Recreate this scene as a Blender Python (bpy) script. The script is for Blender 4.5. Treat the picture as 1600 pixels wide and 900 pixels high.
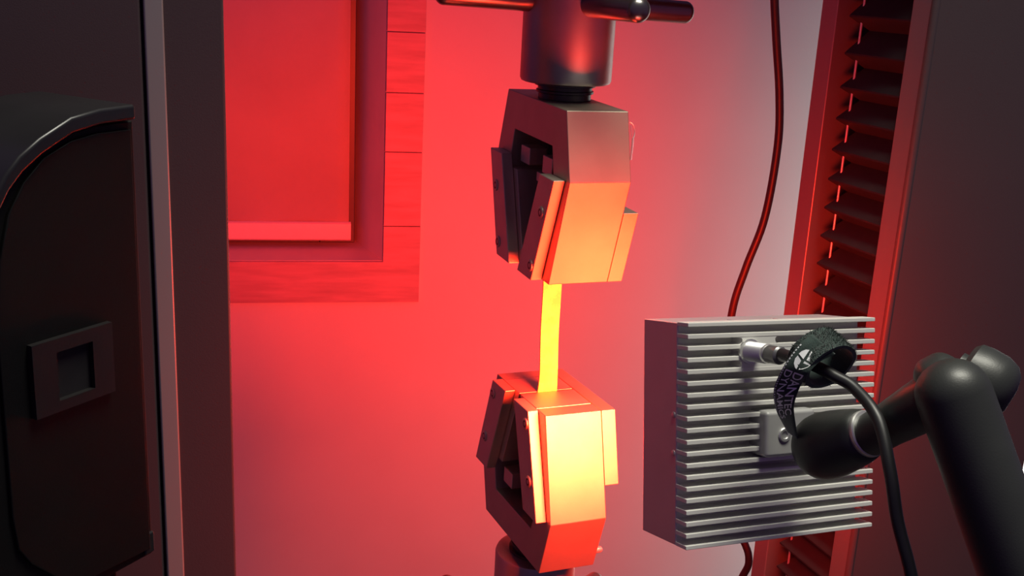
import bpy, bmesh, math, random
from math import sin, cos, pi, radians as rad
from mathutils import Matrix, Vector

for o in list(bpy.data.objects):
    bpy.data.objects.remove(o)
S = bpy.context.scene
COL = S.collection
H = 2.15                                  # eye height above the floor
UP = Vector((0, 0, H))

# ------------------------------------------------------------------ camera
cd = bpy.data.cameras.new('camera')
cam = bpy.data.objects.new('camera', cd); COL.objects.link(cam)
C = Matrix.Rotation(-rad(16.1), 3, 'X') @ Matrix.Rotation(rad(-3.0), 3, 'Y')
m = Matrix((C.col[0], C.col[2], -C.col[1])).transposed().to_4x4()
m.translation = UP
cam.matrix_world = m
cd.sensor_width = 36.0; cd.lens = 36.0 * 1700 / 1600
cd.clip_start = .02; cd.clip_end = 50
S.camera = cam

# ------------------------------------------------------------------ world, lights, exposure
w = bpy.data.worlds.new('world'); S.world = w; w.use_nodes = True
bg = w.node_tree.nodes['Background']
bg.inputs[0].default_value = (.62, .33, .95, 1); bg.inputs[1].default_value = .09
def area(name, loc, target, sx, sy, power, col, spread=180):
    l = bpy.data.lights.new(name, 'AREA'); l.shape = 'RECTANGLE'
    l.size = sx; l.size_y = sy; l.energy = power; l.color = col; l.spread = rad(spread)
    o = bpy.data.objects.new(name, l); COL.objects.link(o)
    o.location = Vector(loc) + UP
    d = (Vector(target) - Vector(loc))
    o.rotation_euler = d.to_track_quat('-Z', 'Y').to_euler()
    return o
# an unseen fill light added to brighten the right of the back wall, and the louvred ceiling fitting over the operator's place
area('wall_fill_light', (2.05, 3.00, -1.2), (1.72, 3.65, -1.25), .5, 2.2, 22, (1, .96, .82), 130)
area('ceiling_light', (.66, .70, 1.9), (.64, .54, -1), 1.2, .5, 18.0, (1, .98, .84), 86)
S.view_settings.view_transform = 'Standard'
S.view_settings.look = 'None'
S.view_settings.exposure = 0.0
S.view_settings.gamma = 1.0
S.view_settings.use_curve_mapping = False

# ------------------------------------------------------------------ materials
def mat(name, col, rough=.5, metal=0.0, noise=0.0, nscale=40, bump=0.0, bscale=200, stretch=None, spec=None, sheen=0):
    M = bpy.data.materials.new(name); M.use_nodes = True
    nt = M.node_tree; b = nt.nodes['Principled BSDF']
    b.inputs['Base Color'].default_value = (*col, 1)
    b.inputs['Roughness'].default_value = rough
    b.inputs['Metallic'].default_value = metal
    if spec is not None: b.inputs['Specular IOR Level'].default_value = spec
    if sheen: b.inputs['Sheen Weight'].default_value = sheen
    tc = nt.nodes.new('ShaderNodeTexCoord'); src = tc.outputs['Object']
    if stretch:
        mp = nt.nodes.new('ShaderNodeMapping'); mp.inputs['Scale'].default_value = stretch
        nt.links.new(src, mp.inputs['Vector']); src = mp.outputs['Vector']
    if noise:
        n = nt.nodes.new('ShaderNodeTexNoise'); n.inputs['Scale'].default_value = nscale; n.inputs['Detail'].default_value = 4
        r = nt.nodes.new('ShaderNodeValToRGB')
        r.color_ramp.elements[0].position = .3; r.color_ramp.elements[1].position = .7
        r.color_ramp.elements[0].color = (*[max(0, c * (1 - noise)) for c in col], 1)
        r.color_ramp.elements[1].color = (*[min(1, c * (1 + noise)) for c in col], 1)
        nt.links.new(src, n.inputs['Vector']); nt.links.new(n.outputs['Fac'], r.inputs['Fac'])
        nt.links.new(r.outputs['Color'], b.inputs['Base Color'])
    if bump:
        n2 = nt.nodes.new('ShaderNodeTexNoise'); n2.inputs['Scale'].default_value = bscale; n2.inputs['Detail'].default_value = 3
        bp = nt.nodes.new('ShaderNodeBump'); bp.inputs['Strength'].default_value = bump; bp.inputs['Distance'].default_value = .001
        nt.links.new(src, n2.inputs['Vector']); nt.links.new(n2.outputs['Fac'], bp.inputs['Height'])
        nt.links.new(bp.outputs['Normal'], b.inputs['Normal'])
    return M
M = dict(
    wall=mat('wall_paint', (.74, .71, .76), .7, noise=.03, nscale=3, bump=.15, bscale=250),
    floor=mat('floor_vinyl', (.06, .06, .065), .5, noise=.1, nscale=8),
    wood=mat('casing_wood', (.55, .34, .40), .5, noise=.16, nscale=7, stretch=(1, 1, 8), bump=.2, bscale=30),
    reveal=mat('reveal_paint', (.76, .66, .67), .5, noise=.05, nscale=6),
    blind=mat('blind_fabric', (.62, .56, .57), .85, noise=.05, nscale=5, bump=.2, bscale=900),
    rail=mat('blind_rail', (.95, .86, .90), .35, noise=.02),
    frame=mat('window_frame', (.10, .11, .14), .4, noise=.05),
    glass=mat('window_glass', (.02, .025, .03), .05, noise=.05),
    steel=mat('grip_steel', (.57, .52, .40), .53, 1.0, noise=.05, nscale=25, bump=.08, bscale=500),
    jaw=mat('jaw_steel', (.66, .60, .48), .53, 1.0, noise=.05, nscale=30),
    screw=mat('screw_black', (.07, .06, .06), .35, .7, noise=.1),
    rod=mat('rod_burnished_steel', (.40, .36, .35), .40, .85, noise=.08, nscale=20),
    bar=mat('bar_steel', (.22, .21, .20), .28, .9, noise=.06, nscale=30),
    column=mat('column_paint', (.088, .060, .062), .45, .0, noise=.05, nscale=4, bump=.1, bscale=700),
    lip=mat('column_aluminium', (.27, .25, .25), .38, .55, noise=.04, nscale=10, stretch=(1, 1, .05)),
    strip=mat('edge_aluminium', (.50, .46, .41), .4, .45, noise=.05, nscale=10, stretch=(1, 1, .05)),
    bellows=mat('bellows_rubber', (.014, .012, .013), .65, noise=.15, nscale=60),
    wire=mat('guide_wire', (.75, .70, .70), .3, .6, noise=.03),
    case=mat('case_plastic', (.006, .006, .0057), .55, noise=.15, nscale=12, bump=.1, bscale=900, spec=.25),
    case2=mat('case_shell', (.020, .020, .021), .30, noise=.12, nscale=12),
    socket=mat('socket_plate', (.014, .0125, .013), .45, noise=.1, nscale=30),
    heat=mat('lamp_aluminium', (.78, .78, .72), .5, .15, noise=.05, nscale=30, stretch=(.15, 1, 1)),
    heatside=mat('lamp_side_anodised', (.70, .66, .66), .42, .6, noise=.04, nscale=20),
    chrome=mat('chrome', (.78, .78, .76), .36, .8, noise=.03),
    block=mat('block_grey', (.40, .40, .39), .5, .2, noise=.05, nscale=40),
    knurl=mat('connector_grey', (.22, .22, .22), .35, .7, noise=.06),
    arm=mat('arm_black', (.029, .032, .030), .42, noise=.1, nscale=20, bump=.08, bscale=700),
    rubber=mat('cable_rubber', (.016, .016, .017), .42, noise=.12, nscale=40),
    wcable=mat('wall_cable_rubber', (.03, .018, .02), .45, noise=.12, nscale=40),
    strap=mat('strap_fabric', (.010, .030, .024), .75, noise=.25, nscale=120, bump=.5, bscale=1200, sheen=.3),
    fuzz=mat('strap_pile', (.012, .026, .020), .9, noise=.4, nscale=250, bump=1.0, bscale=900, sheen=.5),
    print_=mat('strap_print', (.92, .95, .95), .6, noise=.05, nscale=300),
    led=mat('led_lens', (.6, .1, .08), .2, noise=.05),
)
# the speckle-painted specimen
sp = bpy.data.materials.new('specimen_paint'); sp.use_nodes = True
nt = sp.node_tree; b = nt.nodes['Principled BSDF']; b.inputs['Roughness'].default_value = .6
tc = nt.nodes.new('ShaderNodeTexCoord'); n = nt.nodes.new('ShaderNodeTexNoise'); n.inputs['Scale'].default_value = 330; n.inputs['Detail'].default_value = 3
n3 = nt.nodes.new('ShaderNodeTexNoise'); n3.inputs['Scale'].default_value = 55
mx_ = nt.nodes.new('ShaderNodeMath'); mx_.operation = 'MULTIPLY_ADD'; mx_.inputs[1].default_value = .6
r = nt.nodes.new('ShaderNodeValToRGB')
r.color_ramp.elements[0].position = .62; r.color_ramp.elements[0].color = (.93, .88, .17, 1)
r.color_ramp.elements[1].position = .95; r.color_ramp.elements[1].color = (.70, .60, .12, 1)
nt.links.new(tc.outputs['Object'], n.inputs['Vector']); nt.links.new(tc.outputs['Object'], n3.inputs['Vector'])
nt.links.new(n.outputs['Fac'], mx_.inputs[0]); nt.links.new(n3.outputs['Fac'], mx_.inputs[2])
nt.links.new(mx_.outputs[0], r.inputs['Fac']); nt.links.new(r.outputs['Color'], b.inputs['Base Color'])
M['specimen'] = sp

# ------------------------------------------------------------------ mesh helpers
class MB:
    def __init__(s): s.v = []; s.f = []
    def add(s, vs, fs):
        k = len(s.v); s.v += [tuple(q) for q in vs]; s.f += [tuple(i + k for i in f) for f in fs]; return s
    def box(s, x0, x1, y0, y1, z0, z1):
        vs = [(x, y, z) for z in (z0, z1) for y in (y0, y1) for x in (x0, x1)]
        return s.add(vs, [(0, 2, 3, 1), (4, 5, 7, 6), (0, 1, 5, 4), (2, 6, 7, 3), (0, 4, 6, 2), (1, 3, 7, 5)])
    def prism(s, poly, lo, hi, fn):
        """poly of (a, b); fn(a, b, c) -> xyz, extruded c from lo to hi"""
        n = len(poly)
        vs = [fn(a, b_, lo) for a, b_ in poly] + [fn(a, b_, hi) for a, b_ in poly]
        return s.add(vs, [tuple(range(n))[::-1], tuple(range(n, 2 * n))] + [(i, (i + 1) % n, n + (i + 1) % n, n + i) for i in range(n)])
    def lathe(s, p0, p1, prof, seg=32):
        """prof: list of (t along the axis in metres, radius)"""
        p0 = Vector(p0); d = (Vector(p1) - p0).normalized()
        u = d.orthogonal().normalized(); v_ = d.cross(u)
        vs = []; fs = []
        for t, r_ in prof:
            for k in range(seg):
                a = 2 * pi * k / seg
                vs.append(p0 + d * t + (u * cos(a) + v_ * sin(a)) * r_)
        for i in range(len(prof) - 1):
            for k in range(seg):
                k2 = (k + 1) % seg
                fs.append((i * seg + k, i * seg + k2, (i + 1) * seg + k2, (i + 1) * seg + k))
        fs.append(tuple(range(seg))[::-1]); fs.append(tuple((len(prof) - 1) * seg + k for k in range(seg)))
        return s.add(vs, fs)
    def tube(s, pts, rad_, seg=12, sub=8):
        P = catmull(pts, sub); n = len(P); vs = []; fs = []
        u = None
        for i in range(n):
            d = (P[min(i + 1, n - 1)] - P[max(i - 1, 0)]).normalized()
            u = d.orthogonal().normalized() if u is None else (u - d * u.dot(d)).normalized()
            v_ = d.cross(u)
            vs += [P[i] + (u * cos(2 * pi * k / seg) + v_ * sin(2 * pi * k / seg)) * rad_ for k in range(seg)]
        for i in range(n - 1):
            for k in range(seg):
                k2 = (k + 1) % seg
                fs.append((i * seg + k, i * seg + k2, (i + 1) * seg + k2, (i + 1) * seg + k))
        fs.append(tuple(range(seg))[::-1]); fs.append(tuple((n - 1) * seg + k for k in range(seg)))
        return s.add(vs, fs)
    def build(s, name, material, parent=None, smooth=False, bevel=0, bseg=2, kind=None):
        me = bpy.data.meshes.new(name); me.from_pydata(s.v, [], s.f); me.validate()
        bm = bmesh.new(); bm.from_mesh(me); bmesh.ops.recalc_face_normals(bm, faces=bm.faces); bm.to_mesh(me); bm.free()
        me.materials.append(M[material])
        o = bpy.data.objects.new(name, me); COL.objects.link(o)
        if parent: o.parent = parent
        if smooth:
            me.polygons.foreach_set('use_smooth', [True] * len(me.polygons))
            try: me.set_sharp_from_angle(angle=rad(38))
            except Exception: pass
        if bevel:
            md = o.modifiers.new('bevel', 'BEVEL'); md.width = bevel; md.segments = bseg; md.limit_method = 'ANGLE'; md.angle_limit = rad(28)
            me.polygons.foreach_set('use_smooth', [True] * len(me.polygons))
            md.harden_normals = True
        if kind: o['kind'] = kind
        return o
def catmull(pts, sub):
    P = [Vector(p) for p in pts]; P = [P[0] * 2 - P[1]] + P + [P[-1] * 2 - P[-2]]; out = []
    for i in range(1, len(P) - 2):
        for k in range(sub):
            t = k / sub; a, b_, c, d = P[i - 1:i + 3]
            out.append(.5 * (2 * b_ + (c - a) * t + (2 * a - 5 * b_ + 4 * c - d) * t * t + (3 * b_ - a - 3 * c + d) * t ** 3))
    out.append(P[-2]); return out
def rounded(L, r0, r1, cap0=.5, cap1=.5, n=8):
    """lathe profile of a tapered bar with rounded ends"""
    out = []
    for k in range(n + 1):
        a = pi / 2 * k / n; out.append((r0 * cap0 * (1 - cos(a)), max(r0 * sin(a), 1e-4)))
    for k in range(n, -1, -1):
        a = pi / 2 * k / n; out.append((L - r1 * cap1 * (1 - cos(a)), max(r1 * sin(a), 1e-4)))
    return out
def empty(name, loc=(0, 0, 0), rot=None, label=None, cat=None, group=None, kind=None):
    o = bpy.data.objects.new(name, None); COL.objects.link(o); o.empty_display_size = .02
    mw = (rot.to_4x4() if rot is not None else Matrix.Identity(4)); mw.translation = Vector(loc) + UP
    o.matrix_world = mw
    return tag(o, label, cat, group, kind)
def tag(o, label=None, cat=None, group=None, kind=None):
    if label: o['label'] = label
    if cat: o['category'] = cat
    if group: o['group'] = group
    if kind: o['kind'] = kind
    return o

# ------------------------------------------------------------------ the room
fl = MB().box(-4, 5, -2, 5, -.05, 0).build('floor', 'floor'); tag(fl, 'grey laboratory floor', kind='structure')
WR = Matrix.Rotation(rad(11.5), 3, 'Z'); WD = 3.2
wx = WR.to_4x4(); wx.translation = UP
def onwall(o): o.matrix_world = wx; return o      # wall frame: x along the wall, y = depth, z up
X0, X1, Z0, Z1 = -1.45, .247, -.854, .90          # window opening
WB, WT, TH = -H, 2.0, .32
wb = MB()
wb.box(-3.8, X0, WD, WD + TH, WB, WT); wb.box(X1, 5.2, WD, WD + TH, WB, WT)
wb.box(X0, X1, WD, WD + TH, WB, Z0 - .02); wb.box(X0, X1, WD, WD + TH, Z1 + .02, WT)
wo = onwall(wb.build('wall_back', 'wall')); tag(wo, 'pale painted wall behind the testing machine', kind='structure')
# window in its splayed reveal
win = empty('window_1'); win.matrix_world = wx; tag(win, 'recessed window with dark frame behind the roller blind', kind='structure')
D1 = WD + .259; XI = .173
rv = MB()
rv.prism([(X1 - .0005, WD + .001), (XI, D1), (XI + .012, D1 + .02), (X1 - .0005, D1 + .02)], Z0, Z1, lambda a, b_, c: (a, b_, c))
rv.build('jamb_lining', 'reveal', win)
MB().box(X0, X1 - .0005, WD + .001, D1, Z0 - .0195, Z0).build('window_sill', 'reveal', win, bevel=.002)
MB().box(X0, X1 - .001, WD + .001, D1, Z1, Z1 + .0195).build('head_lining', 'reveal', win)
fr = MB(); fr.box(XI - .11, XI, D1 - .041, D1 + .044, Z0, Z1); fr.box(X0, XI - .11, D1 - .041, D1 + .044, Z0, Z0 + .095); fr.box(X0, XI - .11, D1 - .041, D1 + .044, Z1 - .10, Z1)
fr.build('window_frame', 'frame', win, bevel=.004)
MB().box(X0, XI - .11, D1, D1 + .018, Z0 + .095, Z1 - .10).build('pane', 'glass', win)
# timber casing, one board after the other
cas = empty('trim_1'); cas.matrix_world = wx; tag(cas, 'timber casing of short boards around the window', kind='structure')
zs = [-.745, -.521, -.348, -.176, .0, .175, .35, .525, .70, .87, 1.0]
cx1 = .358
for a, b_ in zip(zs[:-1], zs[1:]):
    MB().box(X1 + .0005, cx1, WD - .013, WD + .003, a + .001, b_ - .001).build('casing_board', 'wood', cas, bevel=.0016)
MB().box(X1 + .0005, cx1, WD - .013, WD + .003, Z0 - .0014, -.746).build('casing_board', 'wood', cas)
MB().box(X0, cx1, WD - .013, WD + .003, -.982, Z0 - .0015).build('casing_board', 'wood', cas)
# roller blind
bl = empty('roller_blind', label='pale roller blind pulled down in the window recess', cat='blind'); bl.matrix_world = wx
YB = WD + .172
fb = MB(); n = 40
vs = []; fs = []
for i in range(n + 1):
    x = X0 + .03 + (.152 - X0 - .03) * i / n
    for z in (-.79, Z1 - .045): vs.append((x, YB + .0018 * sin(i * .9) * (1 if z < 0 else .3), z))
for i in range(n): fs.append((2 * i, 2 * i + 2, 2 * i + 3, 2 * i + 1))
fo = fb.add(vs, fs).build('fabric', 'blind', bl, smooth=True)
sd = fo.modifiers.new('thickness', 'SOLIDIFY'); sd.thickness = .0015
rl = MB(); prof = [(-.012, -.7775), (-.006, -.773), (.006, -.773), (.012, -.778), (.013, -.803), (.010, -.826), (.003, -.8305), (-.006, -.8305), (-.013, -.825), (-.0145, -.80)]
rl.prism([(YB - .009 + a, b_) for a, b_ in prof], X0 + .03, .158, lambda a, b_, c: (c, a, b_))
rl.build('bottom_rail', 'rail', bl, smooth=True)
MB().lathe((X0 + .03, YB, Z1 - .05), (.16, YB, Z1 - .05), [(0, .03), (1.56, .03)]).build('roller', 'rail', bl, smooth=True)

# ------------------------------------------------------------------ testing machine frame
AX = Vector((.053, 1.376, 0)); MR = Matrix.Rotation(rad(22.5), 3, 'Z')
mach = empty('testing_machine', AX, MR, 'dark two-column testing machine frame around the grips', 'machine')
FZ, TZ = -1.18, .75
F0 = -.172
# right column: inner side with slot
cr = MB().box(.41, .708, F0, -.135, FZ, TZ).build('column', 'column', mach, bevel=.004, bseg=3); cr['label'] = 'right column with a slotted inner side'
MB().box(.535, .706, -.135, .0145, FZ, TZ).build('slot_back', 'column', cr)
MB().box(.409, .706, .0145, .049, FZ, TZ).build('rear_lip', 'lip', cr, bevel=.002)
MB().box(.4065, .4105, F0 + .004, -.1345, FZ, TZ).build('front_lip', 'lip', cr, bevel=.0015)
eb = MB(); eb.lathe((.4115, F0 + .0035, FZ), (.4115, F0 + .0035, TZ), [(0, .0055), (TZ - FZ, .0055)], 20); eb.build('corner_bead', 'column', cr, smooth=True)
# left column: front with aluminium strip
cl = MB().box(-.495, -.436, F0, .05, FZ, TZ).build('column', 'column', mach, bevel=.003, bseg=3); cl['label'] = 'left column with a pale edge strip'
MB().box(-.508, -.4905, F0 - .003, -.05, FZ, TZ).build('edge_strip', 'strip', cl, bevel=.002)
MB().box(-.80, -.5105, F0 - .001, .05, FZ, TZ).build('side_cover', 'column', cl, bevel=.003)
MB().box(-.5105, -.495, F0 + .006, .04, FZ, TZ).build('joint_filler', 'bellows', cl)
# crosshead, base
MB().box(-.48, .48, -.16, .05, .13, .31).build('crosshead', 'column', mach, bevel=.006)
MB().box(-.82, .72, -.30, .22, -H, FZ).build('base_table', 'column', mach, bevel=.006)
# bellows in the slot
be = MB().box(.47, .53, -.130, -.035, FZ, TZ).build('bellows', 'bellows', mach); be['label'] = 'black folded rubber bellows'
zc = .30; zl = []
while zc > -1.16:
    zl.append(zc); zc -= (.050 if zc > -.05 else .0435 if zc > -.2 else .0412)
R0, R1, V0, V1 = .4165, -.004, .437, -.024
for a, b_ in zip(zl[:-1], zl[1:]):
    mid = b_ + (a - b_) * .36
    fm = MB(); vs = []
    for z, x, y in ((a, V0, V1), (mid + .0012, R0, R1), (mid - .0012, R0, R1), (b_, V0, V1)):
        vs += [(x, -.1335, z), (x, y, z), (.50, y, z)]
    fs = []
    for i in range(3):
        for k in range(2): fs.append((3 * i + k, 3 * i + k + 1, 3 * i + k + 4, 3 * i + k + 3))
    fm.add(vs, fs).build('fold', 'bellows', be)
MB().lathe((.4262, -.019, FZ), (.4262, -.019, TZ), [(0, .0017), (TZ - FZ, .0017)], 10).build('guide_wire', 'wire', mach, smooth=True)

# ------------------------------------------------------------------ load rods with locking rings
def load_rod(sgn, label):
    o = empty('load_rod', AX, MR, label, 'rod', 'load rods holding the grips')
    if sgn > 0:
        z0, z1, zn, zr = -.127, .13, -.1470, -.031
    else:
        z0, z1, zn, zr = -.778, FZ, -.7560, -.903
    L = abs(z1 - z0); d = 1 if z1 > z0 else -1
    MB().lathe((0, 0, z0), (0, 0, z1), [(0, .0515), (.0015, .0555), (.005, .057), (L, .057)], 64).build('shank', 'rod', o, smooth=True)
    g = abs(zn - z0)
    MB().lathe((0, 0, z0), (0, 0, zn), [(0, .038), (g * .18, .038), (g * .22, .034), (g * .42, .034), (g * .46, .036), (g * .6, .036), (g * .66, .033), (g, .033)], 48).build('neck', 'screw', o, smooth=True)
    for k in range(4):
        a = pi / 2 * k + (rad(2) if sgn > 0 else rad(30))
        dx = Vector((cos(a), sin(a), 0))
        L2 = .176 - .05
        prof = rounded(L2, .0142, .0142, .3, .8)
        tz = -.035 * cos(a) if sgn > 0 else 0             # the ring sits slightly askew
        MB().lathe(dx * .05 + Vector((0, 0, zr + tz * .05)), dx * .176 + Vector((0, 0, zr + tz * .176)), prof, 28).build('handle_bar', 'bar', o, smooth=True)
    return o
load_rod(1, 'thick dark steel rod carrying the upper grip, bars at the picture top')
load_rod(-1, 'thick dark steel rod beneath the lower grip')

# ------------------------------------------------------------------ wedge grips
def wedge_grip(sgn, loc, rot, label):
    """local x across, y away from the front, z from the mouth (0) to the rod end; sgn mirrors z"""
    g = empty('wedge_grip', loc, rot, label, 'grip', 'wedge grips')
    Hs, He = .135, .2155
    out = [(-.0825, 0), (-.120, Hs), (-.096, He), (.096, He), (.120, Hs), (.0825, 0)]
    cav = [(.056, 0), (.0715, .137), (.0635, .168), (-.0615, .168), (-.0705, .137), (-.056, 0)]
    bb = MB(); W = .04
    poly = out + cav
    bb.prism(poly, -W, W, lambda a, b_, c: (c, a, sgn * b_))
    bo = bb.build('body', 'steel', g, bevel=.0012)
    # partition inside the cavity so the far side is closed
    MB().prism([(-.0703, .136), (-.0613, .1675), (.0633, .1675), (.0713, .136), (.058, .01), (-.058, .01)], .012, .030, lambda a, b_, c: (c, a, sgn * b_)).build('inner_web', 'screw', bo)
    # jaws: wedge behind, flat end plate outside
    for s in (-1, 1):
        ja = MB()
        def q(a, b_, c): return (c, s * a, sgn * b_)
        ja.prism([(.0145, 0), (.0615, 0), (.109, .1355), (.0655, .1355), (.0625, .127)], -.0555, -.0405, q)
        j = ja.build('jaw', 'jaw', g, bevel=.0012)
        MB().prism([(.0016, -.0005), (.0555, -.0005), (.0690, .118), (.046, .118)], -.0404, .0385, q).build('wedge', 'jaw', j, bevel=.0008)
        for zz in (.0185, .0905):
            yc = .0575 + (.0785 - .0575) * (zz - .0185) / .072
            sc = MB().lathe((-.0554, s * yc, sgn * zz), (-.060, s * yc, sgn * zz), [(0, .0078), (.0010, .0078), (.0016, .0070)], 20).build('screw_washer', 'jaw', j, smooth=True)
            MB().lathe((-.0565, s * yc, sgn * zz), (-.0600, s * yc, sgn * zz), [(0, .0052), (.0006, .0050), (.0006, .0028), (.0001, .0025)], 16).build('screw', 'screw', j, smooth=True)
        # spring blocks that show in the slot above the jaw
        MB().box(-.034, -.010, min(s * .022, s * .052), max(s * .022, s * .052), min(sgn * .128, sgn * .150), max(sgn * .128, sgn * .150)).build('spring_block', 'jaw', g, bevel=.001)
    MB().box(-.030, -.012, -.012, .004, min(sgn * .112, sgn * .124), max(sgn * .112, sgn * .124)).build('guide_pin', 'jaw', g, bevel=.001)
    # single flush cover on the far side
    zc = .0945; yc = .0825 + .0375 * zc / Hs
    MB().prism([(-.0824, 0), (-yc, zc), (yc, zc), (.0824, 0)], .0403, .0605, lambda a, b_, c: (c, a, sgn * b_)).build('end_cover', 'steel', g, bevel=.001)
    # wire clip / pull knob on the far edge
    if sgn > 0:
        pts = [(.0405, -.1005, .2035), (.0450, -.1005, .201), (.0480, -.1015, .192), (.0450, -.104, .184), (.0425, -.1025, .192), (.0420, -.1010, .200)]
        MB().tube(pts, .0007, 6, 5).build('wire_clip', 'chrome', g, smooth=True)
        MB().tube([(.0450, -.104, .185), (.0440, -.1065, .176), (.0415, -.1105, .160)], .0013, 6, 4).build('clip_pin', 'chrome', g, smooth=True)
    else:
        MB().lathe((.0395, -.0985, -.192), (.050, -.0985, -.192), [(0, .0045), (.006, .0045), (.0085, .0038), (.0098, .002)], 16).build('pull_knob', 'chrome', g, smooth=True)
    return g
def rz(a, b_, c): return Matrix.Rotation(rad(a), 3, 'Z') @ Matrix.Rotation(rad(b_), 3, 'X') @ Matrix.Rotation(rad(c), 3, 'Y')
RU = rz(21.7, 1.1, .5); RLo = rz(23.3, -1, .9)
wedge_grip(1, (.051, 1.375, -.363), RU, 'upper steel wedge grip, its lower front glowing orange')
wedge_grip(-1, (.055, 1.376, -.540), RLo, 'lower steel wedge grip with brilliantly lit yellow front')
# specimen strip between the mouths
sm = MB(); vs = []; fs = []; N = 26
A = Vector((.051, 1.375, -.363)); B = Vector((.055, 1.376, -.540))
tr = RU.col[0]
for i in range(N + 1):
    t = i / N; zz = .012 + (-.012 - .012) * 0
    p = A.lerp(B, t * 1.14 - .07)
    hw0 = -.0125 - .0040 * max(0, (t - .72) / .28) ** 2; hw1 = .0138 - .0008 * t
    off = .0006 * sin(t * 9)
    for hw in (hw0, hw1):
        for th in (-.0012, .0012):
            vs.append(p + tr * (hw + off) + RU.col[1] * th)
for i in range(N):
    k = 4 * i
    fs += [(k, k + 2, k + 6, k + 4), (k + 1, k + 5, k + 7, k + 3), (k, k + 4, k + 5, k + 1), (k + 2, k + 3, k + 7, k + 6)]
fs += [(0, 1, 3, 2), (4 * N, 4 * N + 2, 4 * N + 3, 4 * N + 1)]
sm.add([v + UP for v in vs], fs)
so = sm.build('test_specimen', 'specimen'); tag(so, 'thin speckled strip clamped upright between the two grips', 'specimen')

# ------------------------------------------------------------------ LED lamp with cooling fins
LR = rz(24.6, -13.9, 3.2); LC = Vector((.2599, 1.035, -.42895))
KL = 1.15
lamp = empty('led_lamp', LC, LR @ Matrix.Scale(KL, 3), 'square aluminium lamp with horizontal cooling fins, facing the grips', 'lamp')
LW, LD, LH = .0981, .0353, .0943
YF = -.0185                                             # root of the fins
hb = MB().box(-LW, .0925, YF, LD, -LH, LH - .001).build('housing', 'heatside', lamp, bevel=.0008)
ip = MB().box(-LW + .0006, .0925, YF - .0006, YF + .001, -LH + .001, LH - .002).build('fin_root_plate', 'heat', lamp)
pit = .00974; zt = .0925
FH = .0019
def zfin(i): return zt - i * pit
for i in range(20):
    z = zfin(i)
    h = FH if 0 < i < 19 else FH * .9
    MB().box(-LW - .0002, LW + .0005, -LD, YF, z - h, z + h).build('fin', 'heat', lamp, bevel=.0005, bseg=1)
# connector boss: fills three gaps, each end a hollow half round
for i in (1, 2, 3):
    za, zb = zfin(i) - FH, zfin(i + 1) + FH; zm = (za + zb) / 2; hr = (za - zb) / 2
    xl, xr = -.0440, -.0105 if i == 1 else .030
    poly = []
    for k in range(9):
        a = -pi / 2 + pi * k / 8; poly.append((xl - .003 + cos(a) * hr - 0, zm + sin(a) * hr))
    poly = [(xl - .003, zb)] + poly[1:-1] + [(xl - .003, za)]
    right = [(xr + .003, za)]
    for k in range(1, 8):
        a = pi / 2 + pi * k / 8; right.append((xr + .003 + cos(a) * hr, zm + sin(a) * hr))
    right.append((xr + .003, zb))
    MB().prism(poly + right, -LD + .0003, YF, lambda a, b_, c: (a, c, b_)).build('boss', 'heat', lamp)
# mounting block
MB().box(-.0258, .026, -.0445, YF, -.0215, .0180).build('mount_block', 'block', lamp, bevel=.0035, bseg=3)
scr = MB().lathe((-.0072, -.0444, -.0025), (-.0072, -.05, -.0025), [(0, .0062), (.0012, .0062), (.0018, .0055), (.0018, .0036), (.0006, .0033)], 24).build('socket_screw', 'chrome', lamp, smooth=True)
for zz in (.0155, -.0168):
    MB().lathe((-LW + .0002, -.0143, zz), (-LW - .002, -.0143, zz), [(0, .0026), (.0007, .0026), (.0010, .0020)], 16).build('side_screw', 'chrome', lamp, smooth=True)
for xa, xb in ((-.0385, -.0315), (.010, .028)):
    MB().box(xa, xb, -.030, -.004, LH - .0012, LH - .0004).build('top_recess', 'heatside', lamp)
# connector
cn = MB().lathe((-.0375, -LD, .0690), (-.0375, -LD - .06, .0690), [(0, .0105), (.002, .0105), (.0022, .0080)] + [(.003 + .0007 * k, .0079 if k % 2 else .0085) for k in range(32)] + [(.0262, .0080), (.0275, .0072)], 28).build('connector', 'chrome', lamp, smooth=True)
MB().lathe((-.0375, -LD - .0275, .0690), (-.0375, -LD - .08, .0690), [(0, .0068), (.001, .0075), (.014, .0075), (.0155, .0060), (.016, .0048), (.024, .0042)], 24).build('strain_relief', 'knurl', cn, smooth=True)
# the light-giving side
MB().box(-.085, .085, LD, LD + .002, -.082, .082).build('led_window', 'led', lamp)
def led(name, power, spread, tilt=0):
    l = bpy.data.lights.new(name, 'AREA'); l.shape = 'RECTANGLE'; l.size = .175; l.size_y = .165
    l.energy = power; l.color = (1, .027, .009); l.spread = rad(spread)
    o = bpy.data.objects.new(name, l); COL.objects.link(o); o.parent = lamp
    o.location = (0, LD + .006, 0); o.rotation_euler = (rad(90 - tilt), 0, 0)
    return o
led('led_array_beam', 21.5, 89, 2)
led('led_array_scatter', 10, 170)

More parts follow.
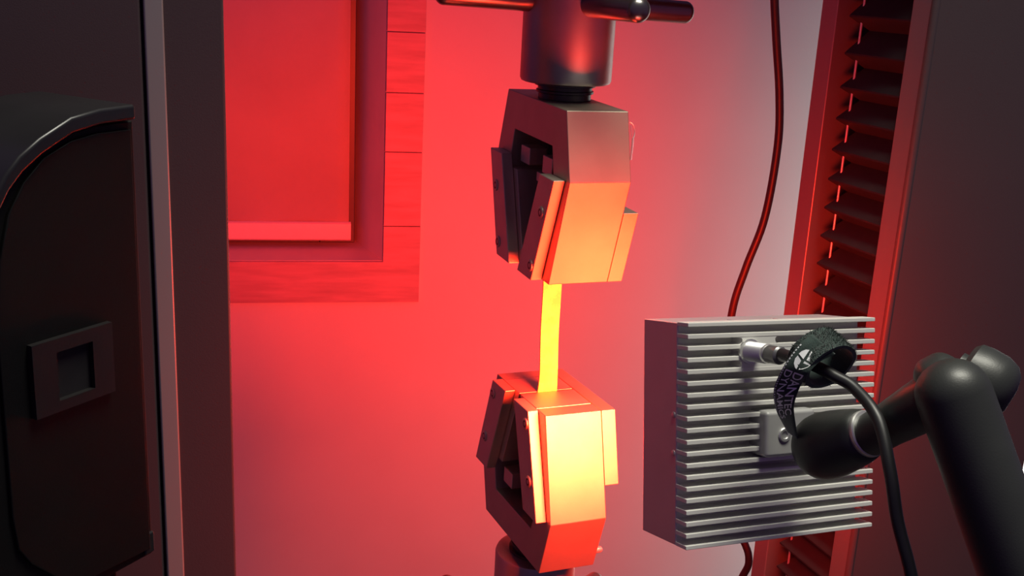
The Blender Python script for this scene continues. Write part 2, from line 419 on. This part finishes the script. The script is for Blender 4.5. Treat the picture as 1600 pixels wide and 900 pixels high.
# ------------------------------------------------------------------ lamp support arm
arm = empty('support_arm', (.42562, .782, -.45828), Matrix.Scale(KL, 3), 'black jointed support arm holding the finned lamp', 'arm')
AO = Vector((.3701, .68, -.3985))
def L(p): return Vector(p) - AO
h0, h1 = Vector((.2626, .822, -.3575)), Vector((.2850, .786, -.3285))
dd = (h1 - h0).normalized()
prof = [(-.0275 * cos(pi / 2 * k / 8), max(.0275 * sin(pi / 2 * k / 8), 1e-4)) for k in range(9)] + [(.012, .0268), (.025, .0248), (.038, .0222), (.044, .0205), (.046, .0185)]
MB().lathe(L(h0), L(h1), prof, 48).build('ball_head', 'arm', arm, smooth=True)
r0 = h0 + dd * .0455
MB().lathe(L(r0), L(h1 + dd * .1), [(-.001, .0180), (.0, .0186), (.004, .0186), (.005, .0178)], 48).build('collar', 'chrome', arm, smooth=True)
f0, f1 = Vector((.2855, .784, -.3285)), Vector((.3141, .735, -.2741))
MB().lathe(L(f0), L(f1), [(-.004, .0165), (.0, .0165), (.02, .0168), (.05, .0190), (.085, .0215)], 40).build('forearm', 'arm', arm, smooth=True)
MB().lathe(L((.3015, .740, -.2850)), L((.3230, .738, -.2700)), rounded(.040, .0285, .0285, .55, .55), 48).build('joint', 'arm', arm, smooth=True)
a0_, a1_ = Vector((.3152, .722, -.2690)), Vector((.3760, .68, -.4100))
MB().lathe(L(a0_ - (a1_ - a0_).normalized() * .025), L(a1_), rounded(.30, .0262, .0262, .95, .5), 56).build('upper_arm', 'arm', arm, smooth=True)
pe = L(a0_) + (a1_ - a0_).normalized() * .262
MB().lathe(pe, pe - Vector((0, 0, 1)), [(-.02, .012), (-.012, .02), (0, .022), (pe.z + (H - .45828) / KL - .004, .022), (pe.z + (H - .45828) / KL - .0035, .11), (pe.z + (H - .45828) / KL, .115)], 32).build('stand_post', 'arm', arm, smooth=True)
k0, k1 = Vector((.3300, .760, -.2640)), Vector((.3560, .742, -.2740))
MB().lathe(L(k0), L(k1), [(0, .014), (.004, .014), (.0045, .0220), (.008, .0258), (.016, .0270), (.028, .0265), (.036, .0235), (.041, .0175), (.043, .009), (.0433, .0005)], 48).build('clamp_knob', 'arm', arm, smooth=True)

# ------------------------------------------------------------------ hook-and-loop strap round the lamp cable
strap = empty('cable_strap', (.28382, .92, -.32223), Matrix.Scale(KL, 3), 'dark green hook-and-loop strap with white lettering, looped on the lamp cable', 'strap')
SO = Vector((.2468, .80, -.2802))
rows = [([0.2325, 0.798, -0.2548], [0.2496, 0.7895, -0.2668]), ([0.2221, 0.795, -0.2635], [0.2374, 0.7866, -0.2732]), ([0.2137, 0.795, -0.2797], [0.2288, 0.7829, -0.2822]), ([0.2098, 0.8, -0.2967], [0.2283, 0.7949, -0.2956]), ([0.2108, 0.805, -0.3088], [0.2256, 0.7935, -0.3034]), ([0.217, 0.815, -0.3251], [0.2263, 0.8, -0.3168]), ([0.2261, 0.825, -0.34], [0.2311, 0.8078, -0.3323]), ([0.2346, 0.835, -0.3524], [0.2371, 0.8159, -0.3495])]
LE = catmull([r_[0] for r_ in rows], 8); RE = catmull([r_[1] for r_ in rows], 8)
LEN = [0]
for i in range(1, len(LE)): LEN.append(LEN[-1] + (((LE[i] + RE[i]) - (LE[i - 1] + RE[i - 1])) / 2).length)
def strap_pt(u, v_, lift=0):
    """u metres along, v 0..1 across from the outer to the inner edge"""
    u = min(max(u, 0), LEN[-1] - 1e-6); i = 0
    while LEN[i + 1] < u: i += 1
    t = (u - LEN[i]) / (LEN[i + 1] - LEN[i])
    a = LE[i].lerp(LE[i + 1], t); b_ = RE[i].lerp(RE[i + 1], t)
    along = (LE[i + 1] + RE[i + 1] - LE[i] - RE[i]).normalized(); acr = (b_ - a).normalized()
    nrm = along.cross(acr).normalized()
    if nrm.y > 0: nrm = -nrm
    return a.lerp(b_, v_) + nrm * lift - SO
tm = MB(); vs = []; fs = []; n = len(LE)
for i in range(n):
    for k in range(5): vs.append(strap_pt(LEN[i], k / 4))
for i in range(n - 1):
    for k in range(4): fs.append((5 * i + k, 5 * i + k + 1, 5 * i + k + 6, 5 * i + k + 5))
to = tm.add(vs, fs).build('tail', 'strap', strap, smooth=True)
sd = to.modifiers.new('thickness', 'SOLIDIFY'); sd.thickness = .0011; sd.offset = 0
# loop
ca = Vector((.48, -.80, -.36)).normalized(); cu = ca.cross(Vector((0, 0, 1))).normalized(); cv = cu.cross(ca)
lp = MB(); vs = []; fs = []; SG = 72; CW = .0115
random.seed(4)
for k in range(SG):
    a = 2 * pi * k / SG
    wob = 1 + .035 * sin(2 * a + .6) + .012 * sin(5 * a)
    for ci, rr in ((-CW, .0225), (CW, .0225), (CW, .0195), (-CW, .0195)):
        vs.append((cu * cos(a) * 1.10 + cv * sin(a) * .98) * rr * wob + ca * (ci - .011) + Vector((.004, 0, -.001)))
for k in range(SG):
    k2 = (k + 1) % SG
    for j in range(4):
        j2 = (j + 1) % 4; fs.append((4 * k + j, 4 * k2 + j, 4 * k2 + j2, 4 * k + j2))
lo = lp.add(vs, fs).build('loop', 'strap', strap, smooth=True)
# pile on the outer side of the loop: short tufts
pl = MB()
for q in range(2600):
    a = random.uniform(-.25 * pi, 1.02 * pi) if q < 2200 else random.uniform(1.1 * pi, 1.9 * pi)
    ci = random.uniform(-CW, CW)
    wob = 1 + .035 * sin(2 * a + .6) + .012 * sin(5 * a)
    e = (cu * cos(a) * 1.10 + cv * sin(a) * .98)
    base = e * .0224 * wob + ca * (ci - .011) + Vector((.004, 0, -.001))
    tip = base + e.normalized() * random.uniform(.0008, .0021) + Vector([random.uniform(-.001, .001) for _ in range(3)])
    sidev = ca.cross(e).normalized() * .00035; s2 = ca * .00035
    pl.add([base - sidev, base + sidev, base + s2, tip], [(0, 1, 3), (1, 2, 3), (2, 0, 3)])
pl.build('pile', 'fuzz', strap, kind='stuff')
# printed lettering bent onto the tail
def text_on(txt, u0, ulen, v0, v1, name, bold=.0):
    cu_ = bpy.data.curves.new(name, 'FONT'); cu_.body = txt; cu_.resolution_u = 3; cu_.offset = bold
    to_ = bpy.data.objects.new(name, cu_); COL.objects.link(to_)
    bpy.context.view_layer.update()
    me = bpy.data.meshes.new_from_object(to_.evaluated_get(bpy.context.evaluated_depsgraph_get()))
    bpy.data.objects.remove(to_); bpy.data.curves.remove(cu_)
    bm = bmesh.new(); bm.from_mesh(me)
    bmesh.ops.triangulate(bm, faces=bm.faces); bmesh.ops.subdivide_edges(bm, edges=bm.edges, cuts=2, use_grid_fill=True)
    x0 = min(v.co.x for v in bm.verts); x1 = max(v.co.x for v in bm.verts); y0 = min(v.co.y for v in bm.verts); y1 = max(v.co.y for v in bm.verts)
    for v in bm.verts:
        u = u0 + (v.co.x - x0) / (x1 - x0) * ulen; vv = v0 + (v.co.y - y0) / (y1 - y0) * (v1 - v0)
        v.co = strap_pt(u, vv, .0009)
    bm.to_mesh(me); bm.free(); me.materials.clear(); me.materials.append(M['print_'])
    o = bpy.data.objects.new(name, me); COL.objects.link(o); o.parent = to
    return o
text_on('DANTEC', .0315, .051, .50, .90, 'lettering', .012)
text_on('DYNAMICS', .0315, .055, .14, .44, 'lettering', .006)
# emblem: a crossed, split oval
em = MB()
def emb(poly):
    k = len(poly); em.add([strap_pt(.0105 + x * .0185, .18 + y * .72, .0009) for x, y in poly], [tuple(range(k))])
emb([(.02, .42), (.10, .62), (.22, .80), (.40, .94), (.46, .60)])
emb([(.60, .40), (.50, .08), (.64, .06), (.82, .16), (.95, .34), (.99, .46)])
emb([(.04, .32), (.12, .18), (.28, .08), (.42, .06), (.50, .44)])
emb([(.54, .56), (.54, .96), (.72, .90), (.88, .76), (.97, .58)])
em.build('emblem', 'print_', to)
ed = MB()
for k in range(28):
    u = .012 + k * .0023
    ed.add([strap_pt(u, .03, .0009), strap_pt(u + .0013, .03, .0009), strap_pt(u + .0013, .075, .0009), strap_pt(u, .075, .0009)], [(0, 1, 2, 3)])
ed.build('edge_stitching', 'print_', to)

# ------------------------------------------------------------------ cables
lc = MB().tube([(0.2524, 0.9568, -0.326), (0.2645, 0.9338, -0.3231), (0.2783, 0.9223, -0.3254), (0.2909, 0.9108, -0.3289), (0.3047, 0.897, -0.3341), (0.3174, 0.8648, -0.349), (0.3237, 0.8349, -0.3841), (0.3306, 0.8211, -0.4209), (0.3433, 0.8084, -0.4612), (0.3542, 0.7992, -0.506), (0.3622, 0.7935, -0.575), (0.372, 0.80, -0.90), (0.36, 0.84, -1.5), (0.37, 0.86, -2.1)], .0054, 14, 8)
lc.v = [tuple(Vector(v) + UP) for v in lc.v]
lo_ = lc.build('lamp_cable', 'rubber', smooth=True); tag(lo_, 'black lamp cable running from the strap down in front of the arm', 'cable')
wc = MB().tube([(.36, 1.9, 1.2), (.385, 1.9, .5), (.40, 1.9, .12), (.4105, 1.9, .04), (.4144, 1.9, -.0102), (.4263, 1.9, -.0832), (.4431, 1.9, -.1793), (.4502, 1.9, -.2676), (.4424, 1.9, -.3938), (.4187, 1.9, -.4895), (.4030, 1.9, -.5748), (.4050, 1.9, -.7119), (.4534, 1.9, -.9733), (.4834, 1.88, -1.0568), (.4740, 1.88, -1.1062), (.440, 1.87, -1.19), (.42, 1.87, -1.40), (.43, 1.88, -2.1)], .0072, 14, 8)
wc.v = [tuple(Vector(v) + UP) for v in wc.v]
wco = wc.build('hanging_cable', 'wcable', smooth=True); tag(wco, 'dark cable hanging in a curve in front of the wall, left of the bellows', 'cable')

# ------------------------------------------------------------------ black equipment case at the left
BE = Vector((-.2883, .8081, 0)); ta = rad(28.7)
# local x: along the side (away), y: inwards, z up
T = Vector((sin(ta), cos(ta), 0)); Nn = Vector((cos(ta), -sin(ta), 0))
BR = Matrix((T, -Nn, Vector((0, 0, 1)))).transposed()
KC = .78
case = empty('equipment_case', BE, BR @ Matrix.Scale(KC, 3), 'black rounded equipment case with a square socket, in front of the left column', 'case')
def curve_top(ztop, x_end, n=14):
    """flat top that rolls down towards the near end"""
    pts = [(-.004, ztop), (-.045, ztop - .001)]
    key = [(-.077, .006), (-.111, .021), (-.132, .034), (-.147, .048), (-.168, .078), (-.186, .120), (-.196, .165)]
    for x, d in key: pts.append((x, ztop - d))
    return pts
prof = curve_top(-.1525, 0)
prof = [(0, -.1525)] + prof[1:] + [(-.200, -.40), (-.200, -.54), (-.185, -.575), (-.15, -.600), (-.11, -.615), (0, -.615)]
MB().prism(prof, 0, .12, lambda a, b_, c: (a, c, b_)).build('body', 'case', case, bevel=.002)
sh = curve_top(-.136, 0)
inner = [(x, z - .0145) for x, z in sh]
inner = [(x + .004 * (i / len(sh)) * 1.5, z) for i, (x, z) in enumerate(inner)]
poly = sh + inner[::-1]
MB().prism(poly, -.010, .125, lambda a, b_, c: (a, c, b_)).build('lid', 'case2', case, bevel=.0035, bseg=3)
# raised side door with a rounded near-bottom corner
door = [(-.006, -.160), (-.045, -.160), (-.074, -.164), (-.104, -.176), (-.126, -.195), (-.143, -.220), (-.155, -.26), (-.1625, -.33), (-.1635, -.50), (-.160, -.535), (-.148, -.556), (-.125, -.580), (-.100, -.602), (-.006, -.606)]
MB().prism(door, -.004, .0005, lambda a, b_, c: (a, c, b_)).build('side_door', 'case', case, bevel=.0012)
sk = MB()
for a in ((-.1355, -.110, -.412, -.341), (-.0695, -.046, -.412, -.341), (-.110, -.0695, -.354, -.341), (-.110, -.0695, -.412, -.4015)):
    sk.box(a[0], a[1], -.0105, -.0035, a[2], a[3])
so_ = sk.build('socket_plate', 'socket', case)
MB().box(-.110, -.0695, -.0045, -.0036, -.4015, -.354).build('socket_opening', 'bellows', so_)
MB().box(-.200, -.150, -.03, .0, -.635, -.618).build('foot', 'case2', case, bevel=.003)
MB().box(-.012, .001, -.003, .02, -.612, -.588).build('hinge', 'case2', case, bevel=.002)
# pedestal post that carries the case, below the picture
MB().box(-.15, -.03, .02, .10, -H / KC, -.612).build('pedestal', 'case', case, bevel=.004)
